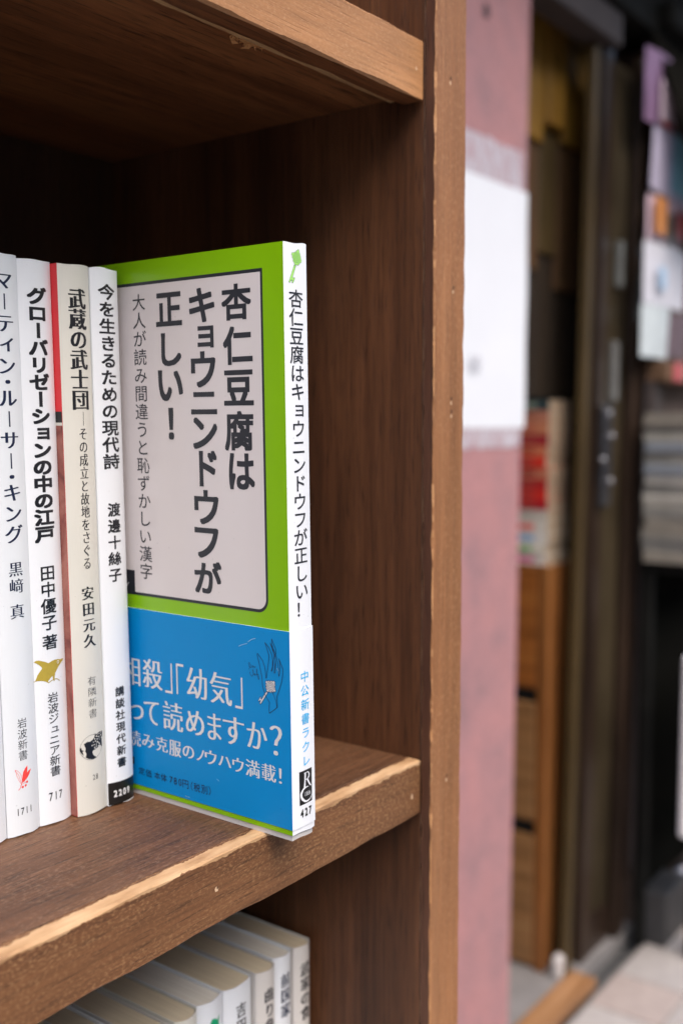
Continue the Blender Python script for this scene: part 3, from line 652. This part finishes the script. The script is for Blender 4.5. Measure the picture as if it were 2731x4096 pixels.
# cover panel
P = Print(); rr = 3.6
def rpanel(x0, y0, x1, y1, r_):
    pts = [(x0, y0)]+[(x1-r_+r_*math.cos(a), y0+r_+r_*math.sin(a)) for a in [R(-90+9*i) for i in range(11)]]+[(x1, y1), (x0, y1)]
    return pts
P.poly(rpanel(-92.0, 67.3, -7.75, 166.4, 4.0)); P.lay('panel_outline', INKG, mb, side_fn(.00003))
P = Print(); P.poly(rpanel(-91.0, 68.25, -8.55, 165.4, 3.2)); P.lay('title_panel', PANELC, mb, side_fn(.00006))
P = Print(); P.rect(-78, 68.0, -64.6, 75.3); P.lay('imprint_box', INKG, mb, side_fn(.00009))
P = Print(); P.line([(-69.3, 69.0), (-67.6, 71.1)], .35); P.line([(-71.5, 70.6), (-70.2, 71.3)], .35); P.lay('imprint_lettering', SILVER, mb, side_fn(.00012))
P = Print()
for ch, *bb in [('杏', -23.68, 152.43, -12.06, 162.79),('仁', -23.39, 139.63, -11.87, 150.69),('豆', -23.43, 127.83, -11.73, 138.11),('腐', -23.48, 114.52, -12.06, 126.24),('は', -22.13, 103.15, -11.91, 113.92),('キ', -36.95, 152.56, -26.44, 162.7),('ョ', -33.73, 145.0, -27.08, 151.48),('ウ', -36.78, 133.32, -26.56, 144.05),('ニ', -37.15, 125.3, -26.33, 132.04),('ン', -36.68, 114.92, -26.47, 124.46),('ド', -34.39, 103.62, -26.95, 114.49),('ウ', -36.83, 92.06, -26.62, 102.57),('フ', -37.0, 81.71, -26.96, 91.11),('が', -37.53, 70.8, -26.02, 80.9),('正', -51.32, 152.24, -40.02, 162.39),('し', -49.41, 140.13, -40.68, 150.23),('い', -51.15, 129.47, -40.36, 138.99),('！', -47.1, 117.63, -44.71, 127.41)]:
    P.fit(ch, bb, B2)
P.lay('title_lettering', INKG, mb, side_fn(.00010))
P = Print(); P.col("大人が読み間違うと恥ずかしい漢字", (-58.9, 160.3), (-59.1, 75.4), 6.1, 5.4, .004); P.lay('subtitle_lettering', INKG, mb, side_fn(.00010))
bl_ = .00028
P = Print()
row = [('相', -70.8, 37.1, -63.3, 46.7),('殺', -62.1, 37.3, -52.89, 46.9),('」', -51.74, 37.0, -48.45, 46.8),('「', -46.56, 37.3, -43.27, 47.2),('幼', -42.05, 37.2, -33.2, 46.86),('気', -32.02, 37.1, -22.79, 46.85),('」', -21.48, 37.0, -18.43, 46.7),('っ', -69.03, 25.7, -62.17, 30.6),('て', -62.05, 25.3, -54.93, 32.93),('読', -53.16, 25.04, -44.08, 34.19),('め', -42.81, 25.4, -34.75, 33.2),('ま', -33.38, 25.25, -27.52, 33.6),('す', -26.84, 25.3, -18.07, 33.96),('か', -17.05, 25.8, -8.96, 33.81),('？', -7.97, 25.3, -3.16, 34.23),('読', -70.0, 16.7, -64.0, 21.7),('み', -63.42, 17.2, -57.48, 21.4),('克', -56.72, 17.1, -51.29, 21.8),('服', -50.74, 16.7, -45.3, 21.8),('の', -44.63, 17.3, -39.49, 21.2),('ノ', -38.54, 17.4, -35.1, 21.1),('ウ', -34.84, 17.2, -29.77, 21.6),('ハ', -29.14, 17.7, -23.73, 20.9),('ウ', -23.22, 17.1, -18.53, 21.5),('満', -17.86, 16.8, -12.06, 21.95),('載', -11.46, 16.9, -5.75, 22.0),('！', -4.66, 17.03, -3.55, 21.64)]
for ch, *bb in row: P.fit(ch, bb, -.010, .030 if ch not in '」「' else 0)
P.lay('band_lettering', SILVER, mb, side_fn(bl_))
P = Print()
for ch, *bb in [('定', -65.46, 7.41, -62.47, 9.8),('価', -62.17, 7.15, -59.34, 9.8),('本', -58.04, 7.3, -55.19, 9.8),('体', -54.9, 7.2, -52.17, 9.8),('7', -51.02, 7.4, -49.47, 9.6),('8', -49.03, 7.3, -47.58, 9.67),('0', -46.89, 7.3, -45.52, 9.67),('円', -45.09, 7.09, -42.37, 9.76),('（', -41.34, 7.0, -40.5, 9.9),('税', -40.1, 7.01, -37.2, 9.8),('別', -36.77, 7.05, -34.05, 9.88),('）', -33.57, 7.1, -32.69, 9.98)]: P.fit(ch, bb, .006)
P.rect(-72, 10.3, -67.4, 12.8)
P.lay('price_lettering', NAVY, mb, side_fn(bl_))
HAND = [(-6.47, 60.06), (-4.99, 57.18), (-4.91, 55.94), (-5.37, 55.47), (-5.12, 52.69), (-5.36, 50.1), (-5.76, 50.04), (-5.72, 50.51), (-5.29, 52.98), (-5.25, 54.65), (-6.4, 57.31), (-7.11, 58.78), (-5.87, 57.07), (-4.97, 55.42), (-4.41, 53.52), (-4.06, 51.07), (-4.03, 49.4), (-3.79, 49.44), (-3.41, 52.2), (-3.54, 53.22), (-3.85, 54.53), (-2.44, 51.82), (-2.48, 50.05), (-3.0, 47.58), (-4.85, 43.0), (-4.72, 39.98), (-5.82, 39.06), (-7.89, 37.64), (-8.02, 38.9), (-7.77, 40.95), (-9.33, 42.71), (-10.36, 45.4), (-10.57, 48.23), (-11.44, 51.8), (-12.26, 54.64), (-12.11, 55.03), (-10.17, 53.14), (-9.39, 51.35), (-9.03, 49.3), (-9.06, 48.08), (-8.76, 48.13), (-8.24, 50.99), (-7.57, 54.75), (-8.18, 56.45), (-9.15, 58.62), (-7.61, 57.36), (-6.52, 55.31), (-6.28, 53.88), (-6.4, 51.78), (-6.9, 50.45), (-6.63, 50.47), (-6.34, 51.16), (-6.01, 53.71), (-5.58, 55.13), (-5.82, 56.24), (-6.37, 58.46), (-6.47, 60.06)]
KEYH = [(-9.23, 46.79), (-8.74, 47.39), (-8.34, 47.08), (-7.85, 47.53), (-7.38, 47.28), (-6.97, 47.66), (-6.5, 47.36), (-5.95, 47.76), (-5.42, 47.26), (-5.64, 46.76), (-5.38, 46.38), (-5.72, 45.96), (-5.46, 45.53), (-5.54, 45.2), (-5.21, 44.89), (-5.49, 44.37), (-5.96, 44.51), (-6.31, 44.08), (-6.64, 44.4), (-7.19, 43.89), (-7.73, 44.18), (-8.35, 43.97), (-8.82, 44.16), (-8.74, 44.81), (-9.21, 45.05), (-8.85, 45.58), (-9.21, 45.95), (-8.83, 46.43)]
KEYS = [(-8.89, 43.99), (-8.35, 43.71), (-11.26, 39.8), (-11.6, 40.01), (-11.17, 40.88), (-11.58, 40.92), (-11.86, 40.55), (-12.14, 40.67), (-11.27, 42.08), (-11.0, 41.97), (-11.15, 41.46), (-10.81, 41.31), (-9.46, 43.32)]
P = Print(); P.poly(KEYH); P.poly(KEYS); P.lay('key_drawing', SILVER, mb, side_fn(bl_))
P = Print(); P.line(HAND, .19); P.line([(-6.51, 44.0), (-5.28, 41.78), (-4.85, 39.85)], .14); P.line(KEYH, .13, .01, True); P.line(KEYS, .13, .01, True)
for k in (1.0, .68, .34): P.line(ell(-7.28, 45.75, 1.45*k, 1.35*k, 16), .12, .01, True)
P.line([(-15.66, 49.72), (-15.0, 50.77), (-15.19, 51.7), (-15.6, 51.8), (-15.75, 51.41), (-15.49, 50.59), (-14.8, 50.32), (-14.16, 51.1), (-13.89, 50.71), (-14.17, 50.41), (-13.67, 50.96), (-13.41, 50.52), (-12.91, 51.01)], .13)
P.line([(-15.05, 48.95), (-15.33, 48.8), (-15.0, 48.11), (-14.38, 47.75), (-13.88, 48.38), (-13.78, 49.45), (-14.12, 49.88), (-14.2, 49.39), (-13.88, 48.48), (-13.33, 48.35), (-13.24, 48.79), (-13.53, 48.64), (-13.33, 48.19), (-12.62, 48.67), (-12.32, 49.88), (-12.58, 50.26), (-12.67, 49.4), (-12.36, 48.28), (-11.83, 47.14), (-11.62, 47.54), (-12.07, 48.54), (-12.42, 48.7), (-11.79, 48.79)], .13)
P.lay('hand_drawing', NAVY, mb, side_fn(bl_+.00003))
P = Print()
for pts in ([(-19.5, 56.2), (-18, 56.9), (-16.2, 57.4)], [(-15.8, 58.0), (-14.2, 59.0), (-12.8, 59.4)], [(-4.6, 51.6), (-3.9, 50.2)], [(-30, 13), (-29, 12.6)], [(-44, 4.6), (-42, 4.4)]): P.line(pts, .12)
P.lay('scuff_marks', plain('pale_scuff', (.35, .55, .68)), mb, side_fn(bl_))
# main spine print
cu = [i*1.3 for i in range(0, 9)]
P = Print(); P.col("杏仁豆腐はキョウニンドウフが正しい！", (5.15, 157.6), (5.75, 68.8), 6.4, 5.3, .008); P.lay('spine_title', INKG, mb, mf, cu)
P = Print(); SK = [(4.73, 166.94), (4.46, 167.62), (4.0, 167.93), (4.2, 168.53), (3.65, 168.83), (3.85, 169.43), (3.39, 169.62), (3.68, 170.17), (4.43, 170.2), (4.91, 170.48), (5.47, 170.54), (5.48, 170.96), (5.95, 170.95), (6.25, 171.33), (6.81, 171.16), (6.89, 170.46), (7.26, 170.15), (7.21, 169.55), (7.53, 169.47), (7.51, 168.88), (7.88, 168.44), (7.62, 167.77), (7.01, 167.76), (6.9, 167.34), (6.52, 167.3), (6.32, 166.87), (5.86, 167.0), (5.19, 166.93)]
SS = [(4.44, 166.8), (5.19, 166.7), (3.7, 163.32), (4.16, 163.25), (4.64, 163.41), (4.63, 163.05), (3.85, 161.87), (3.38, 161.95), (3.68, 162.62), (3.21, 162.58), (2.64, 161.88), (2.18, 162.02)]
P.poly(SK); P.poly(SS); P.lay('key_emblem', KEYG, mb, mf, cu)
P = Print(); P.line(SK, .10, .01, True); P.line(SS, .10, .01, True)
for k in (1, .62, .25): P.line(ell(5.66, 168.95, 1.35*k, 1.35*k, 16), .12, .012, True)
P.lay('key_outline', plain('green_line', (.04, .13, .04)), mb, mf, cu)
mf2 = spine_fn(MW, MS, -MS, .0003, .00028)
P = Print(); P.col("中公新書ラクレ", (6.1, 48.7), (6.3, 23.3), 4.1, 3.5, .006); P.lay('series_lettering', CYANI, mb, mf2, cu)
P = Print(); P.rect(3.0, 10.3, 8.95, 20.5); P.lay('emblem_box', BLACKP, mb, mf2, cu)
mf3 = spine_fn(MW, MS, -MS, .0003, .00032)
P = Print(); P.poly([(5.04, 19.8), (5.94, 19.75), (6.8, 19.83), (7.36, 19.51), (7.77, 18.75), (7.61, 18.05), (6.93, 17.57), (7.85, 16.0), (8.56, 15.07), (8.22, 15.05), (7.56, 15.53), (7.0, 16.32), (6.26, 17.49), (5.74, 17.47), (5.59, 15.26), (4.88, 15.41), (5.16, 17.17), (5.26, 19.24), (5.22, 19.68)])
P.poly([(7.07, 15.33), (7.12, 15.16), (5.82, 15.06), (4.67, 14.61), (4.08, 13.62), (4.25, 12.64), (4.98, 11.75), (5.92, 11.18), (6.97, 11.16), (7.94, 11.44), (8.63, 12.12), (8.78, 12.45), (8.85, 12.15), (8.33, 11.37), (7.35, 10.85), (6.0, 10.65), (5.06, 10.91), (3.85, 11.78), (3.31, 12.94), (3.29, 13.87), (3.73, 14.53), (4.88, 15.41), (5.83, 15.43)])
P.digits('1886', 5.0, 12.6, .8, 1.3, .7)
P.lay('emblem_lettering', WHITE, mb, mf3, cu)
P = Print(); P.poly([(5.93, 19.55), (6.6, 19.65), (7.1, 19.2), (7.15, 18.43), (6.55, 17.8), (5.79, 17.7)]); P.lay('emblem_counter', BLACKP, mb, spine_fn(MW, MS, -MS, .0003, .00036), cu)
P = Print()
P.digits('427', 3.0, 6.6, 1.95, 2.6, 1.7, .035)
P.lay('number_lettering', BLACKP, mb, mf2, cu)

# ================================================================== the four books on its left
cuts = [i*1.2 for i in range(0, 13)]
SAG = .0014
def row_book(label, ox, y, w, H, mats, du, seed):
    e = book('paperback_book', label, (ox, y, 0), 1.05, w, H, SAG, mats, seed=seed, group='white pocket books standing in a row on the shelf'); return e, spine_fn(w, SAG, 0, du)
b4, f4 = row_book('white pocket book numbered 2209 in a black box, touching the green book', -.1002, .053, .0107, .1700, [WHITE, WHITE, WHITE, WHITE], .0014, 1)
P = Print(); P.col("今を生きるための現代詩", (6.74, 162.9), (6.60, 110.7), 6.7, 5.0, .022); P.lay('spine_title', INK, b4, f4, cuts)
P = Print(); P.col("渡邊十絲子", (6.77, 95.5), (6.4, 74.8), 5.2, 4.5, .022); P.lay('author_lettering', INK, b4, f4, cuts)
P = Print(); P.col("講談社現代新書", (6.5, 37.1), (6.4, 13.9), 3.8, 3.3, .02); P.lay('publisher_lettering', INK, b4, f4, cuts)
P = Print(); P.rect(1.45, .5, 12.05, 7.75); P.lay('number_box', BLACKP, b4, f4, cuts)
P = Print()
P.digits('2209', 2.8, 3.0, 1.68, 2.3, 1.55, .035)
P.lay('number_lettering', plain('white_print', (.75, .75, .75)), b4, spine_fn(.0107, SAG, 0, .0014, .0001), cuts)
b3, f3 = row_book('ivory pocket book numbered 28 with a tree emblem and a red cover side', -.1120, .0535, .0116, .1700, [REDC, IVORY, IVORY, IVORY], .0015, 2)
P = Print(); P.col("武蔵の武士団", (7.65, 159.9), (7.65, 129.7), 6.7, 6.6, -.004, .048); P.lay('spine_title', INK, b3, f3, cuts)
P = Print(); P.rect(8.10, 121.9, 8.26, 126.1); P.col("その成立と故地をさぐる", (7.9, 119.4), (7.65, 79.6), 3.5, 4.1, -.008, .026); P.lay('subtitle_lettering', INK, b3, f3, cuts)
P = Print(); P.col("安田元久", (7.5, 70.3), (7.7, 55.4), 4.9, 4.5, -.008, .046); P.lay('author_lettering', INK, b3, f3, cuts)
P = Print(); P.col("有隣新書", (7.75, 42.6), (7.75, 32.2), 3.6, 3.1, TH, .006)
P.digits('28', 6.6, 10.9, 1.2, 1.75, 1.15)
P.lay('publisher_lettering', INKG, b3, f3, cuts)
P = Print(); P.poly([(8.03, 25.47), (8.72, 25.35), (8.6, 24.96), (9.29, 25.4), (10.35, 25.63), (11.66, 25.58), (11.62, 23.93), (11.22, 22.79), (11.14, 20.36), (10.58, 21.25), (9.46, 21.5), (9.37, 20.9), (8.02, 20.48), (7.1, 20.28), (6.93, 19.7), (7.38, 18.78), (8.67, 17.8), (7.68, 17.62), (6.57, 17.74), (5.61, 18.04), (4.81, 18.55), (4.41, 18.83), (4.75, 19.46), (4.74, 20.03), (4.39, 20.69), (4.6, 21.58), (4.23, 22.53), (3.99, 23.15), (5.31, 23.66), (6.06, 23.43), (6.91, 23.71), (7.84, 24.31), (8.11, 25.03)])
P.poly([(2.78, 22.19), (3.25, 22.06), (3.29, 21.44), (3.96, 20.98), (3.5, 20.82), (3.92, 19.42), (3.18, 20.35), (2.77, 21.25)]); P.line(ell(7.0, 21.55, 4.25, 3.95, 30), .09, .004, True)
P.lay('tree_emblem', INK, b3, f3, cuts)
P = Print()
for i, (x, y) in enumerate([(7.99, 23.87), (9.06, 23.59), (10.03, 23.22), (8.27, 23.12), (9.02, 22.69), (7.4, 23.02), (9.5, 22.34), (9.97, 21.87), (7.67, 22.1), (8.57, 22.02), (8.55, 21.41), (7.84, 21.2), (6.9, 22.02), (9.55, 25.1), (10.47, 25.09), (10.79, 24.38), (9.59, 24.24), (10.06, 23.89), (11.1, 23.48), (8.76, 24.58), (11.0, 25.3), (8.1, 20.85)]): P.poly(ell(x, y, .26+.08*math.sin(i*2.1), .2+.06*math.cos(i*1.7), 7))
P.lay('emblem_leaves', IVORY, b3, spine_fn(.0116, SAG, 0, .0015, .0001), cuts)
# the printed side of its cover: marbled below a black and white rule
P = Print(); P.rect(-104, .4, -1.6, 122.0); P.lay('marbled_side', MARB, b3, side_fn(.00003))
P = Print(); P.rect(-104, 122.9, -1.6, 126.2); P.lay('black_rule', BLACKP, b3, side_fn(.00003))
P = Print(); P.rect(-104, 122.0, -1.6, 122.9); P.lay('white_rule', IVORY, b3, side_fn(.00003))
b2_, f2_ = row_book('white pocket book numbered 717 with a gold bird emblem', -.1239, .0565, .0117, .1702, [WHITE, WHITE, WHITE, WHITE], .0013, 3)
P = Print(); P.col("グローバリゼーションの中の江戸", (7.0, 159.8), (6.63, 89.6), 7.0, 5.1, .04); P.lay('spine_title', INK, b2_, f2_, cuts)
P = Print(); P.col("田中優子", (6.82, 77.8), (6.8, 62.7), 5.6, 4.9, .016); P.col("著", (6.75, 56.7), (6.75, 56.7), 5.6, 4.7, .016); P.lay('author_lettering', INK, b2_, f2_, cuts)
P = Print(); P.col("岩波ジュニア新書", (6.9, 39.5), (6.8, 16.6), 4.0, 3.3, .006)
P.digits('717', 3.95, 7.6, 1.75, 2.7, 1.6, .008)
P.lay('publisher_lettering', INKG, b2_, f2_, cuts)
P = Print(); P.poly([(1.42, 51.24), (2.0, 51.64), (2.72, 51.64), (3.68, 51.31), (4.71, 50.91), (5.75, 50.32), (6.84, 50.75), (8.0, 50.96), (9.25, 50.92), (10.48, 50.56), (11.33, 50.67), (11.7, 50.53), (11.64, 50.12), (10.6, 49.49), (9.3, 48.44), (8.06, 46.9), (7.8, 45.77), (7.69, 44.48), (7.53, 44.48), (7.09, 44.96), (7.07, 46.17), (6.26, 45.69), (5.31, 44.72), (5.71, 44.43), (5.61, 44.14), (4.58, 44.89), (3.46, 45.27), (2.42, 45.4), (1.53, 45.35), (1.8, 45.98), (2.26, 47.18), (2.96, 48.19), (3.65, 49.0), (3.55, 49.44), (2.89, 50.19), (2.2, 50.74)])
P.line([(0.9, 44.97), (1.04, 45.22), (1.53, 45.35)], .2); P.line([(5.71, 44.36), (6.3, 44.68), (7.13, 44.95), (7.8, 45.04), (8.63, 44.9), (9.28, 44.51), (9.72, 44.1)], .25)
P.lay('bird_emblem', BIRDG, b2_, f2_, cuts)
P = Print(); P.line(ell(9.29, 50.0, .4, .4, 12), .14, 0, True); P.lay('bird_eye', WHITE, b2_, spine_fn(.0117, SAG, 0, .0013, .0001), cuts)
b1_, f1_ = row_book('white pocket book numbered 1711 with a red leaf emblem', -.1354, .0565, .0114, .1706, [GREYW, GREYW, GREYW, GREYW], .0014, 4)
P = Print(); P.col("マーティン・ルーサー・キング", (7.3, 163.2), (7.3, 90.5), 6.5, 5.7, -.008, .036, {'・': .52}); P.lay('spine_title', NAVY, b1_, f1_, cuts)
P = Print(); P.col("黒﨑", (7.3, 80.2), (7.3, 75.2), 5.1, 4.6, -.008, .026); P.col("真", (7.2, 67.7), (7.2, 67.7), 5.1, 4.6, -.008, .026); P.lay('author_lettering', NAVY, b1_, f1_, cuts)
P = Print(); P.col("岩波新書", (7.1, 34.2), (7.0, 24.4), 3.5, 3.2, -.004)
P.digits('1711', 3.8, 6.5, 1.48, 2.2, 1.4, .004)
P.lay('publisher_lettering', INKG, b1_, f1_, cuts)
P = Print(); P.poly([(6.26, 16.08), (6.26, 17.18), (6.42, 18.27), (6.73, 19.32), (7.36, 20.23), (8.31, 20.91), (8.29, 19.96), (8.03, 18.98), (7.97, 18.82), (8.73, 19.28), (9.63, 19.57), (9.36, 19.01), (8.83, 18.01), (7.99, 17.12), (7.17, 16.49)])
P.line([(6.05, 16.24), (5.81, 15.49), (5.56, 14.74), (4.96, 14.24)], .18); P.line([(5.91, 15.55), (6.45, 15.89), (7.19, 15.94), (7.63, 16.22)], .1)
for x, y in ((7.94, 16.01), (7.39, 15.06), (6.38, 14.84)): P.poly(ell(x, y, .38, .38, 12))
LP = [(4.14, 20.55), (4.79, 20.23), (5.48, 19.46), (5.96, 18.54), (6.17, 17.43), (6.16, 16.2), (5.73, 16.15), (5.11, 17.29), (4.57, 18.82), (4.41, 19.77)]
P.line(LP, .09, 0, True); P.line([(4.14, 20.55), (5.2, 18.7), (5.9, 16.3)], .09)
P.lay('leaf_emblem', LEAFR, b1_, f1_, cuts)
b0_, f0_ = row_book('pocket book at the far left of the row, cut by the picture edge', -.1476, .0565, .0119, .1712, [REDC, WHITE, WHITE, WHITE], .0014, 5)
jacket('inner_cover', .0113, .1040, .0, .17, SAG, .0001, [REDC, MARB, REDC, REDC], b0_, tk=.0003).location.x = .0003
b0_.children[0].location.z = .0012

# ================================================================== books on the shelf below
LZ = -.2539
low_specs = [(-.0138, .0098, AGED, '武家の食', INK, .1722, 'faded white pocket book in the lower row beside the side panel'),
 (-.0253, .0106, WHITE, '前国家', NAVY, .1726, 'white pocket book with tall dark title, second from the side panel below'),
 (-.0368, .0104, AGED, '曲り角', INKG, .1722, 'greyish pocket book with thin title, third from the side panel in the lower row'),
 (-.0530, .0150, WHITE, '吉田', INK, .1722, 'thick white pocket book with bold title and browned top edge in the lower row'),
 (-.0668, .0130, WHITE, '', GREENI, .1730, 'white pocket book with a green horse emblem in the lower row'),
 (-.0782, .0106, IVORY, '', INK, .1730, 'cream pocket book left of the green emblem book in the lower row'),
 (-.0905, .0115, AGED, '', INK, .1722, 'old pocket book with brown spotted page tops in the lower row'),
 (-.1025, .0112, WHITE, '', INK, .1716, 'white pocket book two places left of the cream one in the lower row'),
 (-.1145, .0112, IVORY, '', INK, .1722, 'ivory pocket book third place left of the cream one in the lower row'),
 (-.1260, .0108, WHITE, '', INK, .1720, 'white pocket book fourth place left of the cream one in the lower row')]
for i, (x, w, m_, txt, ink, H_, lab) in enumerate(low_specs):
    e = book('paperback_book', lab, (x, .0475+.001*math.sin(i*2.3), LZ), 0.0, w, H_, .0022, [m_, m_, m_, m_], top=.0003, seed=10+i, group='pocket books on the lower shelf')
    fn = spine_fn(w, .0022, 0, 0)
    if txt:
        P = Print(); n = len(txt); P.col(txt, (w*500, 162.6), (w*500, 162.6-6.0*(n-1)), 5.6, 5.8, .01, .012); P.lay('spine_title', ink, e, fn, [i_*1.3 for i_ in range(12)])
    if ink is GREENI:
        P = Print(); P.poly([(2.0, 162.9), (3.4, 164.4), (4.6, 164.7), (5.6, 166.4), (7.4, 166.0), (8.2, 165.0), (9.8, 166.5), (9.2, 163.5), (9.6, 161.7), (8.3, 163.2), (6.8, 162.4), (5.4, 160.6), (4.8, 162.2), (3.2, 163.5)]); P.lay('horse_emblem', GREENI, e, fn, [i_*1.3 for i_ in range(12)])
        P = Print(); P.col('子', (6.5, 153), (6.5, 153), 5, 5, .01); P.lay('spine_title', INK, e, fn, [i_*1.3 for i_ in range(12)])
    if 'spotted' in lab:
        P = Print(); rs = random.Random(3)
        for k in range(14): P.poly(ell(rs.uniform(2, 9), rs.uniform(10, 48), rs.uniform(.3, 1.1), rs.uniform(.4, 1.6), 8), k*.002)
        P.lay('foxing_spots', plain('foxing_brown', (.16, .08, .04), .8), e, lambda x_, y_, l: Vector((x_, y_, .1711+l)))
